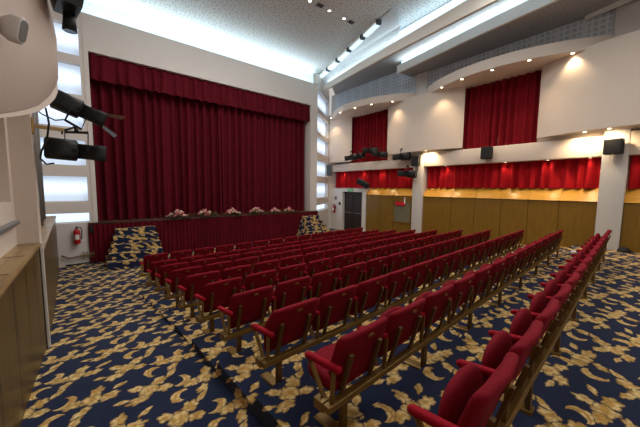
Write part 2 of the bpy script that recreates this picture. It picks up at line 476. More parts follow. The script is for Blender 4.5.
glow_wall_strip(low3, .22, 5.04, 5.40, 'short bright self-glowing cove wall behind the outermost ceiling beam', M['cove_strong'])
# soffits between the beams
bm = BM()
P = low1; Q = [(11.7,12.9), (11.7,8.45), (11.7,5.85), (11.7,3.54), (11.7,.5), (11.7,-4)]
for (a, b), (c, d) in zip(zip(P, P[1:]), zip(Q, Q[1:])):
    quad(bm, (a[0]+.06,a[1],5.0), (b[0]+.06,b[1],5.0), (b[0]+.36,b[1],5.02), (a[0]+.36,a[1],5.02))
    quad(bm, (a[0]+.32,a[1],5.42), (b[0]+.32,b[1],5.42), (d[0],d[1],5.42), (c[0],c[1],5.42))
obj('ceiling_side', bm, M['grey_soffit'], kind='structure')
bm = BM()
for P2 in (low2, low3):
    for a, b in zip(P2, P2[1:]):
        quad(bm, (a[0]+.05,a[1],4.9), (b[0]+.05,b[1],4.9), (11.7,b[1],4.98), (11.7,a[1],4.98))
obj('ceiling_side_low', bm, M['grey_soffit'], kind='structure')
# sloped ceiling facet with little bright notches
bm = BM()
F = [(9.45,11.6,CZ-.02), (7.75,5.95,CZ-.02), (8.62,6.25,CZ-.12), (8.93,6.6,5.38), (9.30,9.4,5.24), (9.6,11.5,5.18)]
quad(bm, F[0], F[1], F[2]); quad(bm, F[0], F[2], F[3]); quad(bm, F[0], F[3], F[4]); quad(bm, F[0], F[4], F[5])
open_obj('ceiling_facet', bm, M['facet'], kind='structure')
for k, u in enumerate((.08, .26, .44, .62, .8)):
    p = Vector(F[0]).lerp(Vector(F[1]), u)
    t = thing('notch_lamp', 'small bright ceiling notch lamp, %s from the stage corner along the ceiling fold' % ORD[k+1], 'ceiling lamp', (p.x-.03, p.y, CZ-.17), math.atan2(F[1][1]-F[0][1], F[1][0]-F[0][0]), 'notch lamps on the ceiling fold')
    bm = BM(); box(bm, -.42, .42, -.1, .1, .06, .17); obj('housing', bm, M['white_trim'], t, bev=.01)
    bm = BM(); box(bm, -.40, .40, -.09, .09, .0, .06); obj('diffuser', bm, M['cove_strong'], t)
    bm = BM(); box(bm, .42, .50, -.09, .09, .0, .15); obj('end_cap', bm, M['grille'], t)

# ------------------------------------------------------------------ wall opposite: columns, drums, canopies, panelling
XR = 11.3
bm = BM()
box(bm, XR+.42, XR+.6, -5, 13.2, -H, 5.5)                    # outer wall
obj('wall_right', bm, M['cream'], kind='structure')
bm = BM(); quad(bm, (XR+.05,12.9,4.15), (XR+.05,-4,4.15), (XR+.05,-4,5.42), (XR+.05,12.9,5.42))
open_obj('wall_right_upper', bm, M['squares'], kind='structure')
for k, (y0, y1) in enumerate(((.73,1.24), (6.75,7.25))):
    bm = BM(); box(bm, XR-.02, XR+.45, y0, y1, -H, 5.42); obj('column_%d' % (k+1), bm, M['white'], kind='structure', bev=.012)
bm = BM(); box(bm, XR+.0, XR+.45, 10.02, 10.28, -H, .02); box(bm, XR, XR+.45, 11.78, 12.95, -H, .02); box(bm, XR, XR+.45, 10.28, 11.78, -.17, .02)
obj('wall_door_surround', bm, M['white'], kind='structure')
bm = BM(); box(bm, XR-.25, XR+.45, 12.7, 13.0, -H, 4.2); obj('wall_corner', bm, M['white'], kind='structure')
# balcony beams
bm = BM(); box(bm, XR, XR+.4, 1.24, 6.75, .985, 1.56); obj('beam_4', bm, M['cream'], kind='structure', bev=.015)
bm = BM(); box(bm, XR, XR+.4, 7.25, 12.75, .985, 1.40); obj('beam_5', bm, M['cream'], kind='structure', bev=.015)
bm = BM(); box(bm, XR, XR+.4, -4, .73, .985, 1.62); obj('beam_6', bm, M['cream'], kind='structure', bev=.015)
# upper wall faces and the convex drums wrapped round the columns
def drum(name, yc, hw, depth, z0, z1, mat, cut=None):
    bm = BM(); n = 28; R = []
    for i in range(n+1):
        a = -1+2*i/n
        R.append((XR+.02-depth*(1-a*a)**.8 if abs(a) < 1 else XR+.02, yc+a*hw))
    V = []
    for (x, y) in R:
        V.append([bm.verts.new((x, y, z)) for z in (z0, z0+.03, (z0+z1)/2, z1)])
    for a, b in zip(V, V[1:]):
        for k in range(3):
            f = bm.faces.new((a[k], b[k], b[k+1], a[k+1])); f.smooth = True
    for e in (0, 3):
        bm.faces.new([v[e] for v in V])
    return obj(name, bm, mat, kind='structure')
drum('wall_drum', 6.95, 1.8, .42, 1.62, 3.95, M['cream'])
drum('wall_drum_near', .35, 2.45, .62, 1.68, 3.98, M['cream'])
drum('wall_drum_far', 12.4, 1.25, .3, 1.5, 3.95, M['cream'])
for k, (y0, y1) in enumerate(((2.78,2.95),(5.0,5.17),(8.73,8.8),(11.1,11.2))):
    pass
bm = BM()
quad(bm, (XR+.38,-4,1.0), (XR+.38,13,1.0), (XR+.38,13,4.0), (XR+.38,-4,4.0)); open_obj('wall_right_window', bm, M['cream'], kind='structure')
# canopies: arched ledges with lamps in the underside
def canopy(name, y0, y1, depth, z0, z1):
    bm = BM(); n = 28; pts = []
    for i in range(n+1):
        a = -1+2*i/n
        pts.append((XR+.04-depth*max(0, 1-a*a)**.85, (y0+y1)/2+a*(y1-y0)/2))
    V = [[bm.verts.new((x, y, z0)), bm.verts.new((x, y, z1)), bm.verts.new((XR+.4, y, z1)), bm.verts.new((XR+.4, y, z0))] for x, y in pts]
    for a, b in zip(V, V[1:]):
        for k in range(4):
            f = bm.faces.new((a[k], b[k], b[(k+1) % 4], a[(k+1) % 4])); f.smooth = (k == 0)
    bm.faces.new(V[0]); bm.faces.new(V[-1])
    return obj(name, bm, M['cream'], kind='structure')
canopy('trim_3', 1.15, 6.8, 1.12, 3.9, 4.23)
canopy('trim_4', 7.2, 12.75, 1.2, 3.9, 4.2)
bm = BM(); box(bm, XR-.02, XR+.4, -4, .73, 1.68, 5.4); obj('wall_right_near', bm, M['cream'], kind='structure')

def downlight(x, y, z, label, group, warm=True, power=18, ang=1.9, tilt=0.0):
    t = thing('downlight', label, 'downlight', (x, y, z), 0, group)
    bm = BM(); n = 16
    loft(bm, [[(r*math.cos(2*PI*i/n), r*math.sin(2*PI*i/n), zz) for i in range(n)] for r, zz in ((.045,-.004),(.045,-.012),(.065,-.012),(.07,0))], cap=False)
    obj('rim', bm, M['white_trim'], t)
    bm = BM(); cyl(bm, (0,0,-.006), (0,0,-.001), .045, n=16); obj('lens', bm, M['lamp_warm' if warm else 'lamp_cool'], t)
    if power:
        L = bpy.data.lights.new('downlight_beam', 'SPOT'); L.energy = power; L.spot_size = ang; L.spot_blend = .8; L.shadow_soft_size = .05
        L.color = (1, .74, .44) if warm else (.95, .98, 1)
        lo = bpy.data.objects.new('bulb', L); C.objects.link(lo); lo.parent = t; lo.location = (0,0,-.03); lo.rotation_euler = (0, tilt, 0)
    return t
for k, (x, y) in enumerate(((10.66,5.75),(10.41,4.88),(10.37,3.9),(10.43,2.91),(10.83,1.99))):
    downlight(x, y, 3.9, 'warm downlight under the longer curved canopy, %s from its column end' % ORD[k+1], 'canopy downlights', power=48)
for k, (x, y) in enumerate(((10.62,12.1),(10.25,10.95),(10.17,9.85),(10.33,8.95),(10.7,8.05))):
    downlight(x, y, 3.9, 'warm downlight under the small curved canopy by the stage, %s from the stage' % ORD[k+1], 'canopy downlights', power=40)
for k, (x, y, z) in enumerate(((11.0,7.5,1.62),(11.0,6.5,1.62),(10.86,1.1,1.68),(10.95,1.6,1.68))):
    downlight(x, y, z, ['warm downlight beside the column on the stage side','warm downlight beside the far column on its seat side','warm downlight above the speaker on the big column','warm downlight beside the big column over the white beam'][k], 'drum downlights', power=60, ang=2.3, tilt=-.65)
for k, (x, y) in enumerate(((5.57,7.4),(6.34,7.37),(7.0,7.37))):
    downlight(x, y, CZ, 'small ceiling downlight, %s of three in a line over the seats' % ORD[k+1], 'ceiling downlights', warm=False, power=40, ang=2.2)
for k, (x, y) in enumerate(((5.93,7.35),(7.32,7.36))):
    t = thing('ceiling_vent', ['dark ceiling vent between the first two downlights','dark ceiling vent near the ceiling fold'][k], 'vent', (x, y, CZ))
    bm = BM(); box(bm, -.12, .12, -.08, .08, -.02, 0); obj('vent_frame', bm, M['grey'], t, bev=.004)
    bm = BM()
    for i in range(5): box(bm, -.1, .1, -.07+i*.03, -.052+i*.03, -.028, -.02)
    obj('vent_slat', bm, M['grille'], t)

# window curtains high on the wall
curtain('window_curtain', 'dark red floor-length curtain in the upper window under the long canopy', M['window_curtain'], (XR+.26,5.28), (XR+.26,2.87), 1.3, 4.1, 11, .10, seed=21, nz=6)
curtain('window_curtain', 'dark red curtain in the upper window nearer the stage', M['window_curtain'], (XR+.26,11.4), (XR+.26,8.95), 1.2, 4.1, 11, .10, seed=22, nz=6)
# low red drapes behind the balcony beams
curtain('box_drape', 'bright red gathered drape above the golden ledge between the two columns', M['drape'], (XR+.3,6.75), (XR+.3,1.26), .08, 1.02, 19, .085, seed=31, nz=6)
curtain('box_drape', 'bright red gathered drape above the dark double door', M['drape'], (XR+.3,12.7), (XR+.3,7.25), .06, 1.02, 15, .085, seed=32, nz=6)
curtain('box_drape', 'bright red gathered drape over the golden ledge beyond the big white column', M['drape'], (XR+.3,.7), (XR+.3,-3), .08, 1.02, 13, .085, seed=33, nz=6)
# golden ledges and panelling
def panelling(y0, y1, k, joints, z_floor=-H):
    bm = BM()
    loft(bm, [[(XR+.02,y,-.30), (XR+.40,y,.09), (XR+.42,y,-.3)] for y in (y0, y1)], smooth=False)
    for q in joints:
        bar(bm, (XR+.012,q,-.297), (XR+.395,q,.096), .03, .02)
    obj('trim_%d' % k, bm, M['gold_ledge'], kind='structure')
    bm = BM(); box(bm, XR+.08, XR+.42, y0, y1, z_floor, -.3)
    ys = sorted(set([y0, y1]+list(joints)))
    for a, b in zip(ys, ys[1:]):
        box(bm, XR+.06, XR+.1, a+.012, b-.012, z_floor, -.32)
    obj('trim_%d' % (k+1), bm, M['gold_wood'], kind='structure')
panelling(1.24, 6.75, 5, [2.1,2.9,3.7,4.6,5.5])
panelling(7.25, 10.02, 7, [8.3,9.1])
panelling(-4, .73, 9, [-.4,-1.4])
for k, (y, z) in enumerate(((5.84,.93),(3.69,.93),(2.49,.93),(1.5,.93),(11.9,.93),(10.4,.93),(9.17,.93),(7.76,.93),(.3,.93))):
    downlight(XR+.14, y, .985, 'small warm lamp under the balcony beam, %s along from the far column' % ORD[k+1] if k < 4 else 'small warm lamp under the balcony beam beyond the big white column' if k == 8 else 'small warm lamp under the balcony beam by the door, %s from the stage' % ORD[k-3], 'lamps under the balcony beams', power=9, ang=2.2)

# double door
t = thing('door_1', 'x', 'door', (XR+.2, 11.03, -H)); del t['label'], t['category']; t['kind'] = 'structure'
for s in (-1, 1):
    bm = BM(); box(bm, -.03, .03, min(0,s*.745)+.006, max(0,s*.745)-.006, .01, 2.18)
    for z0, z1 in ((.2,.95),(1.15,2.0)): box(bm, -.045, -.03, min(s*.12,s*.63), max(s*.12,s*.63), z0, z1)
    d = obj('door_leaf', bm, M['dark_door'], t)
    bm = BM(); bar(bm, (-.1,s*.1,1.05), (-.1,s*.62,1.05), .03, .03); bar(bm, (-.1,s*.1,1.05), (-.03,s*.1,1.05), .03, .03); bar(bm, (-.1,s*.62,1.05), (-.03,s*.62,1.05), .03, .03)
    obj('push_bar', bm, M['grey'], d)
t = thing('exit_sign', 'small green exit sign on the white wall above the dark door', 'exit sign', (XR-.02, 11.15, -.08))
bm = BM(); box(bm, -.015, .015, -.2, .2, -.075, .075); obj('sign_plate', bm, M['green_sign'], t, bev=.005)
bm = BM(); bar(bm, (-.02,.03,0), (-.02,-.14,0), .004, .03); bar(bm, (-.02,-.14,0), (-.02,-.09,.05), .004, .025); bar(bm, (-.02,-.14,0), (-.02,-.09,-.05), .004, .025)
ball(bm, (-.018,.1,.04), .02, (.2,1,1)); bar(bm, (-.02,.1,.02), (-.02,.08,-.05), .004, .03)
obj('symbol', bm, M['paper'], t)
# fire extinguishers
def extinguisher(loc, rz, label):
    t = thing('fire_extinguisher', label, 'fire extinguisher', loc, rz, 'fire extinguishers')
    bm = BM(); n = 16
    prof = [(.03,0),(.075,.01),(.08,.04),(.08,.36),(.07,.41),(.03,.45),(.025,.47)]
    loft(bm, [[(r*math.cos(2*PI*i/n), r*math.sin(2*PI*i/n), z) for i in range(n)] for r, z in prof]); obj('cylinder_body', bm, M['fire_red'], t)
    bm = BM(); cyl(bm, (0,0,.47), (0,0,.51), .03); bar(bm, (0,0,.52), (0,-.11,.54), .025, .012); bar(bm, (0,0,.505), (0,-.09,.49), .025, .012); obj('valve', bm, M['black'], t)
    bm = BM(); tube(bm, [(.02,-.02,.49), (.09,-.04,.5), (.12,-.05,.42), (.11,-.05,.28), (.1,-.06,.14)], .014); obj('hose', bm, M['black'], t)
    bm = BM()
    loft(bm, [[(.082*math.cos(a), .082*math.sin(a), z) for a in [-PI/2-.7+1.4*i/8 for i in range(9)]] for z in (.14,.29)], cap=False, closed=False); open_obj('paper_label', bm, M['paper'], t)
    bm = BM(); box(bm, -.05, .05, .07, .1, .2, .42); obj('wall_bracket', bm, M['dark_grey'], t)
    return t
extinguisher((-.325, SY-.09, -1.74), 0, 'red fire extinguisher on the white wall under the lowest light panel')
extinguisher((XR-.1, 12.38, -1.42), -PI/2, 'red fire extinguisher on the white wall beside the dark door')
for k, (y, z, s) in enumerate(((12.35,-.55,.1),(12.0,-.86,.08))):
    bm = BM(); box(bm, XR-.02, XR-.001, y-s, y+s, z-s, z+s)
    o = obj('wall_switch' if k else 'wall_notice', bm, M['dark_grey' if k else 'grey'], bev=.004)
    tag(o, ['small grey notice above the extinguisher by the dark door','small dark switch plate beside the dark door frame'][k], ['notice','switch'][k])
# glazed panel and red notice
t = thing('display_case', 'grey glass-fronted display panel set in the golden panelling', 'display case', (XR+.05, 7.8, -1.05))
bm = BM()
for a in ((-.48,-.44,-.52,.52),(.44,.48,-.52,.52),(-.48,.48,-.52,-.48),(-.48,.48,.48,.52)): box(bm, -.03, .01, *a)
obj('case_frame', bm, M['gold_wood'], t)
bm = BM(); box(bm, -.012, .0, -.44, .44, -.48, .48); obj('glass_pane', bm, M['glass'], t)
t = thing('red_sign', 'red notice with a white marker hung above the glass panel', 'sign', (XR+.0, 7.85, -.5))
bm = BM(); box(bm, -.02, .0, -.26, .3, -.26, -.08); obj('sign_plate', bm, M['red_sign'], t, bev=.004)
bm = BM(); box(bm, -.03, -.01, -.26, -.2, -.16, .12); obj('white_marker', bm, M['paper'], t)
bm = BM(); bar(bm, (-.01,.2,-.08), (-.01,.2,.14), .008, .008); obj('hanging_wire', bm, M['grey'], t)

# loudspeakers
def speaker(loc, rz, w, h, d, label, tilt=0.0, mat='black'):
    t = thing('wall_speaker', label, 'loudspeaker', loc, rz, 'wall loudspeakers', rot=(tilt,0,rz))
    bm = BM(); box(bm, -w/2, w/2, -d/2, d/2, -h/2, h/2); obj('cabinet', bm, M[mat], t, bev=.012)
    bm = BM(); box(bm, -w/2+.02, w/2-.02, -d/2-.012, -d/2, -h/2+.02, h/2-.02); obj('front_grille', bm, M['dark_grey' if mat == 'black' else 'grille'], t, bev=.003)
    bm = BM(); bar(bm, (0,d/2,0), (0,d/2+.12,0), .06, .06); obj('wall_mount', bm, M['black_metal'], t)
speaker((XR-.24,7.0,1.22), -PI/2+.15, .32, .42, .26, 'black loudspeaker high on the thin column, spotlights hanging beside it')
speaker((XR-.26,1.0,1.2), -PI/2-.1, .36, .40, .28, 'black loudspeaker high on the big white column')
speaker((XR-.2,4.18,1.32), -PI/2, .32, .42, .26, 'black loudspeaker on the white beam beneath the tall window curtain')
speaker((10.6,12.15,1.02), -PI/2+.6, .3, .62, .24, 'grey loudspeaker on the light-panel wall by the dark door', mat='grey')

# stage spotlights
def spotlight(loc, aim, s, label, yoke=True, flaps=False, clamp=True, up=1, skew=0.0):
    d = Vector(aim).normalized()
    rot = d.to_track_quat('Y', 'Z').to_euler()
    t = thing('stage_spotlight', label, 'spotlight', loc, rot=tuple(rot), group='stage spotlights')
    bm = BM(); n = 12
    def ring(y, w, h, r=.3):
        return [(w*math.copysign(abs(math.cos(a))**.5, math.cos(a)), y, h*math.copysign(abs(math.sin(a))**.5, math.sin(a))) for a in [2*PI*i/16+.2 for i in range(16)]]
    loft(bm, [ring(-.36*s,.11*s,.13*s), ring(-.34*s,.13*s,.165*s), ring(.02*s,.13*s,.165*s), ring(.04*s,.11*s,.13*s)]); obj('lamp_housing', bm, M['black_metal'], t)
    bm = BM(); loft(bm, [ring(.03*s,.10*s,.12*s), ring(.24*s,.10*s,.12*s), ring(.25*s,.115*s,.13*s), ring(.4*s,.115*s,.13*s)], cap=True); obj('lens_tube', bm, M['black'], t)
    bm = BM(); cyl(bm, (0,.4*s,0), (0,.405*s,0), .08*s, n=16); obj('lens', bm, M['lens'], t)
    if yoke:
        bm = BM()
        for q in (-1,1): bar(bm, (q*.145*s,(.02+q*skew)*s,0), (q*.145*s,(.02+q*skew)*s,up*.30*s), .014*s, .04*s)
        bar(bm, (-.15*s,(.02-skew)*s,up*.30*s), (.15*s,(.02+skew)*s,up*.30*s), .014*s, .04*s)
        if clamp: cyl(bm, (0,.02*s,up*.30*s), (0,.02*s,up*.37*s), .03*s)
        obj('yoke', bm, M['black_metal'], t)
    bm = BM(); cyl(bm, (.11*s,.02*s,0), (.16*s,.02*s,0), .03*s); obj('knob', bm, M['dark_grey'], t)
    if flaps:
        for q, mt in ((1,'tan_flap'),(-1,'black_metal')):
            bm = BM(); quad(bm, (-.14*s,.4*s,q*.12*s), (.14*s,.4*s,q*.12*s), (.2*s,.64*s,q*.2*s), (-.2*s,.64*s,q*.2*s)); open_obj('barn_door', bm, M[mt], t)
    return t
spotlight((-.05,5.45,1.10), (.95,.05,-.36), .80, 'black stage spotlight with barn doors, upper of two on the near wall', yoke=True, flaps=True, clamp=False, up=-1, skew=-.12)
spotlight((-.12,5.3,.49), (.97,.05,-.05), .86, 'black stage spotlight held in a square yoke, lower of two on the near wall', skew=.14)
R_spots = [((10.95,10.75,1.66), (-.5,1,-.15), .95, 'black spotlight at the stage end of the balcony beam row'),
           ((10.85,10.1,1.66), (-1,.6,-.3), .8, 'black spotlight second along the balcony beam from the stage'),
           ((11.0,9.5,1.9), (-.7,.9,.1), 1.0, 'dark spotlight raised before the upper window curtain'),
           ((10.95,8.85,1.66), (-.8,.9,.15), .9, 'slim spotlight on the balcony beam beneath the window curtain edge'),
           ((10.95,7.62,1.45), (-.3,1,-.05), 1.0, 'black spotlight on the beam beside the column loudspeaker'),
           ((10.95,7.3,.68), (-.25,1,.05), 1.05, 'large black spotlight hung below the column loudspeaker, before the red drape')]
for p, a, s, l in R_spots: spotlight(p, a, s, l)
t = thing('monitor_speaker', 'grey tilted speaker box fixed before the red drape above the door', 'loudspeaker', (11.1,10.05,.28), rot=(.2,.45,-PI/2+.3))
bm = BM(); box(bm, -.34, .34, -.12, .12, -.13, .13); obj('cabinet', bm, M['dark_grey'], t, bev=.015)
bm = BM(); box(bm, -.3, .3, -.14, -.12, -.1, .1); obj('front_grille', bm, M['black'], t)
bm = BM(); bar(bm, (0,.1,0), (0,.3,.05), .05, .05); obj('wall_mount', bm, M['black_metal'], t)

# ------------------------------------------------------------------ near wall with wood panelling, pilaster and bulging balcony
def LX(y): return -.755+.0419*(SY-y)
bm = BM()
box(bm, -1.3, -1.12, 5.3, SY+.3, -H, 5.7)
box(bm, -1.3, -.72, -4.5, 5.15, -H, -.2)
box(bm, -1.3, -.72, 4.95, 5.15, -.2, 5.7)
box(bm, -1.3, -.72, -4.5, 2.6, -.2, 5.7)
box(bm, -1.3, -.72, 2.6, 4.95, .9, 5.7)
box(bm, -1.35, -1.25, 2.6, 4.95, -.2, .9)
obj('wall_left', bm, M['cream'], kind='structure')
bm = BM(); box(bm, -.78, -.52, 5.1, 5.34, -H, 3.6); obj('wall_left_pilaster', bm, M['cream'], kind='structure')
bm = BM(); box(bm, -1.2, -.66, 2.5, 4.97, -.47, -.425); obj('window_sill', bm, M['grey'], kind='structure', bev=.008)
bm = BM(); 
for i in range(9):
    pass
loft(bm, [[(-.86+.09*math.cos(a)*s, y, -.37+.055*math.sin(a)*s) for a in [2*PI*i/12 for i in range(12)]] for y, s in ((3.7,.2),(3.75,.8),(3.9,1),(4.25,1),(4.4,.8),(4.46,.2))])
tag(obj('red_cushion', bm, M['seat_red']), 'small red cushion lying on the grey sill of the wall opening', 'cushion')
# near ledge
bm = BM(); loft(bm, [[(-.52,y,-.80), (-.505,y,-.76), (-.52,y,-.735), (-.72,y,-.735), (-.72,y,-.80)] for y in (-4.5, 5.1)], smooth=False); obj('trim_11', bm, M['ledge_wood'], kind='structure')
bm = BM()
for y in (1.0,1.8,2.6,3.4,4.2,4.95): box(bm, -.70, -.545, y-.014, y+.014, -.74, -.7335)
obj('trim_12', bm, M['ledge_slot'], kind='structure')
bm = BM(); box(bm, -.72, -.53, -4.5, 5.1, -H, -.80); obj('trim_13', bm, M['left_wood'], kind='structure')
bm = BM(); box(bm, -.53, -.495, 5.1, 5.16, -H, -.74); obj('trim_14', bm, M['white_trim'], kind='structure')
# far panelling along the turned wall
bm = BM(); loft(bm, [[(LX(y)-.02,y,-H), (LX(y)-.02,y,-.9), (LX(y)-.4,y,-.9), (LX(y)-.4,y,-H)] for y in (5.34, SY+.02)], smooth=False); obj('trim_15', bm, M['left_wood'], kind='structure')
bm = BM(); loft(bm, [[(LX(y),y,-.90), (LX(y),y,-.87), (LX(y)-.4,y,-.87), (LX(y)-.4,y,-.90)] for y in (5.34, SY+.02)], smooth=False); obj('trim_16', bm, M['ledge_wood'], kind='structure')
# narrow pipes behind the pilaster
for k, (x, y) in enumerate(((-.80,8.4),(-.86,9.2),(-.9,10.1))):
    bm = BM(); tube(bm, [(x,y,-.86), (x,y,1.0), (x,y,3.0)], .022); tag(obj('wall_pipe', bm, M['grey']), ['thin grey wall pipe close behind the pilaster','thin grey wall pipe, middle of three behind the pilaster','thin grey wall pipe closest to the light panels'][k], 'pipe', 'thin pipes behind the pilaster')
t = thing('alarm_box', 'small grey box with red button on the wall behind the pilaster', 'alarm', (-.66,6.55,-.18), 0)
bm = BM(); box(bm, -.12, .03, -.04, .04, -.12, .16); obj('box_body', bm, M['grey'], t, bev=.006)
bm = BM(); ball(bm, (.0,-.045,.02), .022); obj('red_button', bm, M['red_sign'], t)
# bulging balcony
bot = [(-.56,.7,.10), (-.52,1.5,.20), (-.47,2.2,.31), (-.453,2.60,.374), (-.448,2.95,.461), (-.425,3.30,.539), (-.389,3.65,.627), (-.333,4.00,.737), (-.281,4.25,.858), (-.239,4.42,.973), (-.217,4.55,1.081), (-.235,4.70,1.15), (-.33,4.88,1.20), (-.5,5.0,1.23), (-.72,5.06,1.24)]
band = [.01,.015,.02,.023,.027,.035,.044,.059,.084,.116,.135,.135,.13,.12,.11]
n = len(bot)
bm = BM()
rows = [[bm.verts.new((x,y,z+h)) for (x, y, z), h in zip(bot, band)], [bm.verts.new((x+.012,y+.01,z+h+.02)) for (x, y, z), h in zip(bot, band)],
        [bm.verts.new((x+.02,y+.01,z+.6)) for x, y, z in bot], [bm.verts.new((x-.03,y+.01,2.1)) for x, y, z in bot], [bm.verts.new((x-.06,y+.01,3.3)) for x, y, z in bot]]
for a, b in zip(rows, rows[1:]):
    for i in range(n-1):
        f = bm.faces.new((a[i], a[i+1], b[i+1], b[i])); f.smooth = True
open_obj('wall_left_balcony', bm, M['beige'], kind='structure')
bm = BM()
V = [[bm.verts.new(p) for p in ((x,y,z), (x,y,z+h), (x-.3,y,z+h), (x-.3,y,z))] for (x, y, z), h in zip(bot, band)]
for a, b in zip(V, V[1:]):
    for k in range(4):
        f = bm.faces.new((a[k], b[k], b[(k+1) % 4], a[(k+1) % 4])); f.smooth = k == 0
obj('trim_17', bm, M['cream'], kind='structure')
t = thing('emergency_lamp', 'small grey cylinder lamp fixed to the bulging beige balcony front', 'lamp', (-.33,2.95,1.09), rot=(0,0,0))
d = Vector((.86,-.42,-.22)).normalized(); u, v = frame_of(d)
if v.z < 0: v = -v
def stad(p, w, h): return [p+u*w*math.cos(q)+v*(h*math.copysign(1, math.sin(q))+w*math.sin(q)) for q in [2*PI*(i+.5)/16 for i in range(16)]]
bm = BM(); P0 = Vector((-.03,.02,.0)); loft(bm, [stad(P0-d*.05, .03, .03), stad(P0, .042, .05), stad(P0+d*.06, .042, .05), stad(P0+d*.07, .036, .045)]); obj('lamp_body', bm, M['shade_white'], t)
bm = BM(); loft(bm, [stad(P0+d*.066, .034, .044), stad(P0+d*.074, .031, .04)]); obj('lens', bm, M['grey'], t)
t = thing('ceiling_projector', 'black projector box with a short lens tube hanging beside the bulging balcony', 'projector', (-.1,4.35,1.98), rot=(0,0,.25))
bm = BM(); loft(bm, [[(-.13,-.2,.28), (.17,-.2,.28), (.17,.2,.28), (-.13,.2,.28)], [(-.1,-.2,-.05), (.1,-.2,-.05), (.14,.2,-.02), (-.06,.2,-.02)]], smooth=False); obj('housing', bm, M['black_metal'], t)
bm = BM(); cyl(bm, (.06,.12,-.02), (.06,.14,-.2), .055, .07); obj('lens_tube', bm, M['black'], t)
bm = BM(); cyl(bm, (.06,.14,-.2), (.06,.14,-.206), .06); obj('lens', bm, M['lens'], t)
bm = BM(); bar(bm, (-.13,0,.1), (-.3,0,.1), .05, .05); obj('wall_mount', bm, M['black_metal'], t)
# bracket arm and cables for the near spotlights
t = thing('spotlight_bracket', 'wooden-coloured arm holding the two spotlights out from the pilaster', 'bracket', (-.52,5.2,.76))
bm = BM(); bar(bm, (0,0,0), (.30,.1,0), .05, .04); obj('arm', bm, M['steel'], t)
bm = BM(); box(bm, -.0, .02, -.06, .06, -.1, .1); obj('wall_plate', bm, M['steel'], t, bev=.004)
bm = BM(); tube(bm, [(.30,.1,0), (.36,.14,.03), (.44,.2,.09)], .014); bar(bm, (.28,.1,.02), (.28,.1,-.06), .02, .02); obj('clamp', bm, M['black_metal'], t)
bm = BM(); tube(bm, [(-.5,5.12,1.02), (-.44,5.1,1.06), (-.37,5.1,.98), (-.35,5.1,.8), (-.38,5.12,.6), (-.44,5.14,.45), (-.46,5.15,.35), (-.41,5.2,.28), (-.34,5.25,.30)], .011)
tag(obj('power_cable', bm, M['black']), 'black cable looping down from the balcony edge to the lower spotlight', 'cable')
bm = BM(); tube(bm, [(-.5,5.2,1.0), (-.42,5.25,.93), (-.3,5.3,.88), (-.2,5.38,.92), (-.14,5.42,1.05)], .009)
tag(obj('power_cable', bm, M['black']), 'thin black cable sagging from the balcony edge to the upper spotlight', 'cable')
# pipe and cable along the foot of the light-panel wall
bm = BM(); tube(bm, [(-.7,SY-.05,-2.06), (-.55,SY-.05,-2.16), (-.3,SY-.05,-2.13), (.05,SY-.05,-2.08)], .025)
for x in (-.2,-.12,-.04,.04): box(bm, x-.01, x+.01, SY-.07, SY-.03, -2.2, -2.0)
tag(obj('floor_pipe', bm, M['pipe']), 'brown pipe along the wall foot below the red extinguisher', 'pipe')
bm = BM(); tube(bm, [(-.62,SY-.12,-2.345), (-.4,SY-.16,-2.345), (-.15,SY-.11,-2.345), (.05,SY-.1,-2.345)], .02)
tag(obj('floor_cable', bm, M['black']), 'black cable lying on the carpet under the brown pipe', 'cable')
bm = BM(); box(bm, -.03, .06, SY-.09, SY-.005, -1.42, -1.22); tag(obj('socket_box', bm, M['black'], bev=.008), 'small black socket box at the stage skirt corner', 'socket')
bm = BM(); loft(bm, [[(XR-.12+r*math.cos(2*PI*i/10), .62+r*1.3*math.sin(2*PI*i/10), z) for i in range(10)] for r, z in ((.1,-1.655),(.11,-1.6),(.07,-1.52),(.02,-1.5))])
tag(obj('black_bag', bm, M['black']), 'small black bag on the carpet at the foot of the big column', 'bag')

# ------------------------------------------------------------------ flowers on the stage edge
def bloom_mesh(name, mat):
    bm = BM(); ball(bm, (0,0,0), .026)
    for q in range(5):
        b = 2*PI*q/5; ball(bm, (math.cos(b)*.032, math.sin(b)*.02-.01, math.sin(b)*.024), .021, (1,.6,1), 1)
    me = bpy.data.meshes.new(name); bm.to_mesh(me); bm.free(); me.materials.append(mat); return me
BLOOM = {'pink_bloom': bloom_mesh('pink_bloom', M['pink']), 'cream_bloom': bloom_mesh('cream_bloom', M['cream_petal'])}
def flowers(x, seed, label, sc_=1.0):
    rnd = random.Random(seed)
    t = thing('flower_arrangement', label, 'flowers', (x, SY+.06, -1.125), 0, 'flower arrangements on the stage edge')
    bm = BM()
    for i in range(130):
        a = rnd.uniform(0, 2*PI); r = rnd.uniform(.05, .36)**1; h = rnd.uniform(-.06, .16)*(1-r)
        c = Vector((r*1.15*math.cos(a), r*.4*math.sin(a)-.05, max(-.08 if math.sin(a) < -.4 else .012, h)))
        d = Vector((math.cos(a), math.sin(a)*.6, rnd.uniform(-.1,.9))).normalized(); u, v = frame_of(d)
        L = rnd.uniform(.07,.13); w = L*.3
        quad(bm, c, c+d*L*.5+u*w, c+d*L, c+d*L*.5-u*w)
    open_obj('greenery', bm, M['leaf'], t)
    for nm, cnt in (('pink_bloom', 26), ('cream_bloom', 16)):
        for i in range(cnt):
            a = rnd.uniform(0, 2*PI); r = rnd.uniform(.0, .3); k = 1-r/.34
            c = Vector((r*1.05*math.cos(a), r*.4*math.sin(a)-.04, .05+.24*k*rnd.uniform(.35,1)))
            o = bpy.data.objects.new(nm, BLOOM[nm]); C.objects.link(o); o.parent = t; o.location = c
            o.scale = (rnd.uniform(.75,1.3),)*3; o.rotation_euler = (rnd.uniform(-.5,.5), rnd.uniform(-.5,.5), a)
    t.scale = (sc_, sc_, sc_)
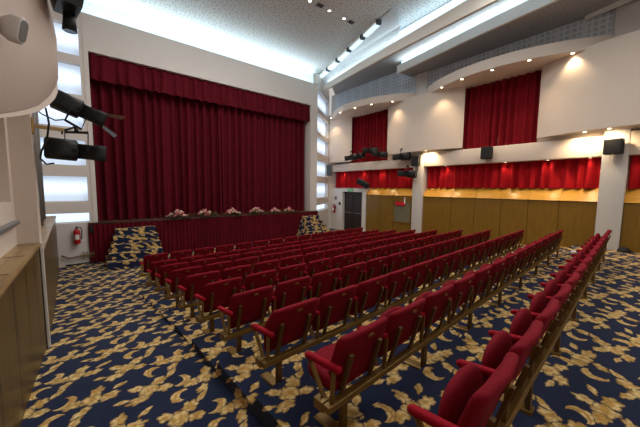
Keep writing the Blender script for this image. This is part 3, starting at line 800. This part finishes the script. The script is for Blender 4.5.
fl_lab = ['pink and cream flower arrangement on the stage edge, first from the extinguisher corner', 'pink and cream flower arrangement on the stage edge, second from the extinguisher corner',
          'paler flower arrangement on the stage edge, third from the extinguisher corner', 'pink flower arrangement on the stage edge, fourth from the extinguisher corner',
          'small flower arrangement on the stage edge, fifth from the extinguisher corner', 'last flower arrangement on the stage edge, close to the door-side steps']
for k, px in enumerate((2.47,3.47,4.53,5.6,6.52,7.28)): flowers(px, 40+k, fl_lab[k], (1.15,1.05,1.05,1.05,.85,.85)[k])

# ------------------------------------------------------------------ theatre seats
def cushion(outline, t0, t1, T, inset=.035, puff=.012, curve=0.0):
    """a padded slab: outline in (a, b), thickness from t0 to t1, mapped by T(a, thickness, b)"""
    bm = BM(); ca = sum(p[0] for p in outline)/len(outline); cb = sum(p[1] for p in outline)/len(outline)
    xs = max(abs(p[0]-ca) for p in outline); zs = max(abs(p[1]-cb) for p in outline)
    def ring(s, t):
        out = []
        for a, b in outline:
            a2 = ca+(a-ca)*(1-s/xs); b2 = cb+(b-cb)*(1-s/zs)
            out.append(T(a2, t+curve*((a2-ca)/xs)**2, b2))
        return out
    th = t1-t0
    loft(bm, [ring(inset*4, t0-puff), ring(inset*2, t0-puff*.6), ring(inset, t0), ring(inset*.3, t0+th*.15), ring(0, t0+th*.4), ring(0, t1-th*.4), ring(inset*.3, t1-th*.15), ring(inset, t1), ring(inset*2, t1+puff*.6), ring(inset*4, t1+puff)])
    return bm
def rounded(w, z0, z1, rt, rb, crown=.02, n=5):
    hw = w/2; pts = []
    def arc(cx, cz, r, a0, a1):
        for i in range(n+1):
            a = a0+(a1-a0)*i/n; pts.append((cx+r*math.cos(a), cz+r*math.sin(a)))
    arc(hw-rb, z0+rb, rb, -PI/2, 0); arc(hw-rt, z1-rt, rt, 0, PI/2)
    pts.append((0, z1+crown))
    arc(-hw+rt, z1-rt, rt, PI/2, PI); arc(-hw+rb, z0+rb, rb, PI, 3*PI/2)
    return pts
PITCH = .58; XC = .29
REC = .31
def back_T(a, t, b): return (XC+a, .03+t-(b-.36)*REC, b)
back_me = cushion(rounded(.53, .365, .765, .045, .15, .014), 0, .055, back_T, .014, .004, .03)
def seat_fold_T(a, t, b):      # b: length of the seat from the pivot, folded upright against the back
    an = math.radians(88); return (XC+a, .085+b*math.cos(an)+t*math.sin(an), .31+b*math.sin(an)-t*math.cos(an))
def seat_down_T(a, t, b): return (XC+a, .03+b*1.06, .315+t)
seat_out = [(a, b) for a, b in rounded(.50, 0, .36, .17, .05, .012)]

def make_seat(label):
    t = thing('theatre_seat', label, 'theatre seat', (0,0,0), A, 'red theatre seats')
    b = obj('backrest', back_me.copy(), M['seat_red'], t)
    bm = BM()
    zt = .75
    q = [(-.026,-.011),(.026,-.011),(.03,0),(.026,.011),(-.026,.011),(-.03,0)]
    loft(bm, [[(XC+u, .028-(zt-.03+v-.36)*REC-e, zt-.03+v) for u, v in q] for e in (0,.012)]); obj('number_plate', bm, M['plate'], b)
    obj('seat', cushion(seat_out, 0, .06, seat_fold_T, .03, .010), M['seat_red'], t)
    for x in (.11,.42):
        bm = BM(); bar(bm, (x,.02,.29), (x,-.075,.635), .022, .034); obj('support_post', bm, M['brass_dark'], t)
    arm_parts(0.0, t)
    return t
def arm_parts(x, t, long=False):
    bm = BM()
    q = [(-.019,-.018),(.019,-.018),(.024,0),(.019,.02),(-.019,.02),(-.024,0)]
    def ring(y, s, z): return [(x+u*s, y, z+v*s) for u, v in q]
    r0 = -.085 if long else -.03
    loft(bm, [ring(r0,.55,.575), ring(r0+.01,1,.574), ring(.25,1,.535), ring(.27,.6,.533)]); obj('armrest', bm, M['arm_red'], t)
    bm = BM()
    for (ya, za), (yb, zb) in (((.235,.525),(.06,.30)),((-.02,.56),(-.005,.30))):
        bar(bm, (x,ya,za), (x,yb,zb), .028, .018)
    obj('arm_bracket', bm, M['brass'], t)
NCH = 14; X0 = 1.24
def seat_label(j, i):
    r = 'rearmost row' if j == 0 else ('%s row from the stage' % ORD[10-j])
    return 'red folding theatre seat, %s, %s from the broad patterned aisle' % (r, ORD[i+1])
proto = None
end_arm = None; long_arm = None; short_arm = None
for j in range(10):
    for i in range(NCH):
        loc = S(X0+i*PITCH, rowy(j), rowz(j))
        lab = seat_label(j, i)
        if proto is None:
            proto = make_seat(lab); s = proto; s.location = loc
            short_arm = [c for c in s.children if c.name.startswith('armrest')][0].data
        else:
            s = dup(proto, loc, A, lab)
            for ch in s.children:
                if ch.name.startswith('armrest'): ch.data = short_arm
        if j == 1 and i == 0:
            for ch in s.children:
                if ch.name.startswith('seat'):
                    bmn = cushion(seat_out, 0, .10, seat_down_T, .025, .012); me = bpy.data.meshes.new('seat_lowered'); bmesh.ops.recalc_face_normals(bmn, faces=bmn.faces[:]); bmn.to_mesh(me); bmn.free(); me.materials.append(M['seat_red'])
                    ch.data = me
            s['label'] = 'red theatre seat with its cushion lowered, at the aisle end of the second-last row'
        if i == 0:
            if long_arm is None:
                tmp = thing('spare', '', ''); arm_parts(0.0, tmp, True)
                long_arm = [c for c in tmp.children if c.name.startswith('armrest')][0].data
                for c in list(tmp.children): bpy.data.objects.remove(c)
                bpy.data.objects.remove(tmp)
            for ch in s.children:
                if ch.name.startswith('armrest'): ch.data = long_arm
        if i == NCH-1:
            if end_arm is None:
                arm_parts(PITCH, s); end_arm = [c for c in s.children if c.name.startswith('arm')][-2:]
            else:
                for e in end_arm:
                    c = e.copy(); C.objects.link(c); c.parent = s
back_me.free()
# brass beams carrying the rows
first_rail = None
L = NCH*PITCH
for j in range(10):
    lab = 'brass beam carrying the seats of the rearmost row' if j == 0 else 'brass beam carrying the seats of the %s row from the stage' % ORD[10-j]
    loc = S(X0, rowy(j), rowz(j))
    if first_rail is None:
        t = first_rail = thing('seat_row_beam', lab, 'seat beam', loc, A, 'brass beams under the seat rows')
        bm = BM(); box(bm, -.05, L+.05, -.03, .03, .262, .31); obj('beam_bar', bm, M['brass'], t, bev=.006)
        bm = BM(); box(bm, -.055, .02, .03, .12, .245, .315); obj('end_plate', bm, M['brass'], t, bev=.005)
        for k in range(8):
            x = .12+k*(L-.24)/7
            bm = BM(); box(bm, x-.025, x+.025, -.015, .02, .02, .26); lg = obj('leg', bm, M['brass_dark'], t)
            bm = BM(); loft(bm, [[(x-.05,-.03,0),(x+.05,-.03,0),(x+.05,.26,0),(x-.05,.26,0)], [(x-.045,-.028,.025),(x+.045,-.028,.025),(x+.03,.255,.012),(x-.03,.255,.012)]], smooth=False); obj('foot_plate', bm, M['brass'], lg)
    else:
        dup(first_rail, loc, A, lab)
bm = BM(); ball(bm, (0,0,.03), .035, (1,1.3,.8), 2)
o = tag(obj('paper_cup', bm, M['paper'], loc=S(X0+9.0*PITCH, rowy(0)+.24, rowz(0)+.56)), 'small crumpled white paper resting on an armrest of the rearmost row', 'paper')
o.name = 'crumpled_paper'

# ------------------------------------------------------------------ lift everything so that the front floor is at height 0
for o in bpy.data.objects:
    if o.parent is None: o.location.z += H

# ------------------------------------------------------------------ light
def area(name, loc, rot, sx, sy, power, col):
    Ld = bpy.data.lights.new(name, 'AREA'); Ld.shape = 'RECTANGLE'; Ld.size = sx; Ld.size_y = sy; Ld.energy = power; Ld.color = col
    o = bpy.data.objects.new(name, Ld); C.objects.link(o); o.location = loc; o.rotation_euler = rot; return o
area('unseen_hall_fill', (5.4,1.2,CZ+H-.1), (0,.12,0), 6, 4, 320, (1,.95,.88))  # unseen area lamp added above the frame as fill
area('unseen_hall_fill', (3.6,6.6,CZ+H-.1), (0,0,0), 5, 4, 230, (1,.97,.94))  # second added fill lamp, out of view over the front rows
CC = (.80,.94,1)
area('cove_tube', (4.5,SY+.5,5.02+H), (PI+.75,0,0), 9, .12, 85, CC)
def tube_light(P, dx, z, pw):
    for a, b in zip(P, P[1:]):
        dy = b[1]-a[1]; ddx = b[0]-a[0]; Lg = math.hypot(dy, ddx)
        o = area('cove_tube', ((a[0]+b[0])/2+dx, (a[1]+b[1])/2, z+H), (0,0,0), Lg, .10, pw*Lg, CC)
        ax = Vector((ddx, dy, 0)).normalized(); n = Vector((-.45,0,.9)).normalized(); yv = n.cross(ax)   # shine up and into the hall
        o.rotation_euler = Matrix((ax, -yv, -n)).transposed().to_euler()
tube_light(low1, .17, 5.28, 1.5)
tube_light(low2, .13, 5.2, 4)
tube_light(low3, .13, 5.2, 5)
w = bpy.data.worlds.new('hall_ambient'); bpy.context.scene.world = w; w.use_nodes = True
w.node_tree.nodes['Background'].inputs[0].default_value = (1,.95,.9,1); w.node_tree.nodes['Background'].inputs[1].default_value = .42

# ------------------------------------------------------------------ camera
X = Vector((0.77438664, 0.04798073, -0.63089079)); Y = Vector((-0.63262848, 0.07498273, -0.77081696)); Z = Vector((0.01032155, 0.99602984, 0.0884196))
Rm = Matrix((X, Y, Z))
cam = bpy.data.cameras.new('camera'); cam.sensor_width = 36; cam.lens = 282.7*36/640; cam.clip_start = .05
co = bpy.data.objects.new('camera', cam); C.objects.link(co)
co.matrix_world = Matrix.Translation((0,0,H)) @ Rm.to_4x4()
sc = bpy.context.scene; sc.camera = co
sc.view_settings.view_transform = 'Standard'
sc.view_settings.look = 'None'
sc.view_settings.exposure = 0.34
sc.cycles.max_bounces = 6
sc.cycles.sample_clamp_indirect = 4.0
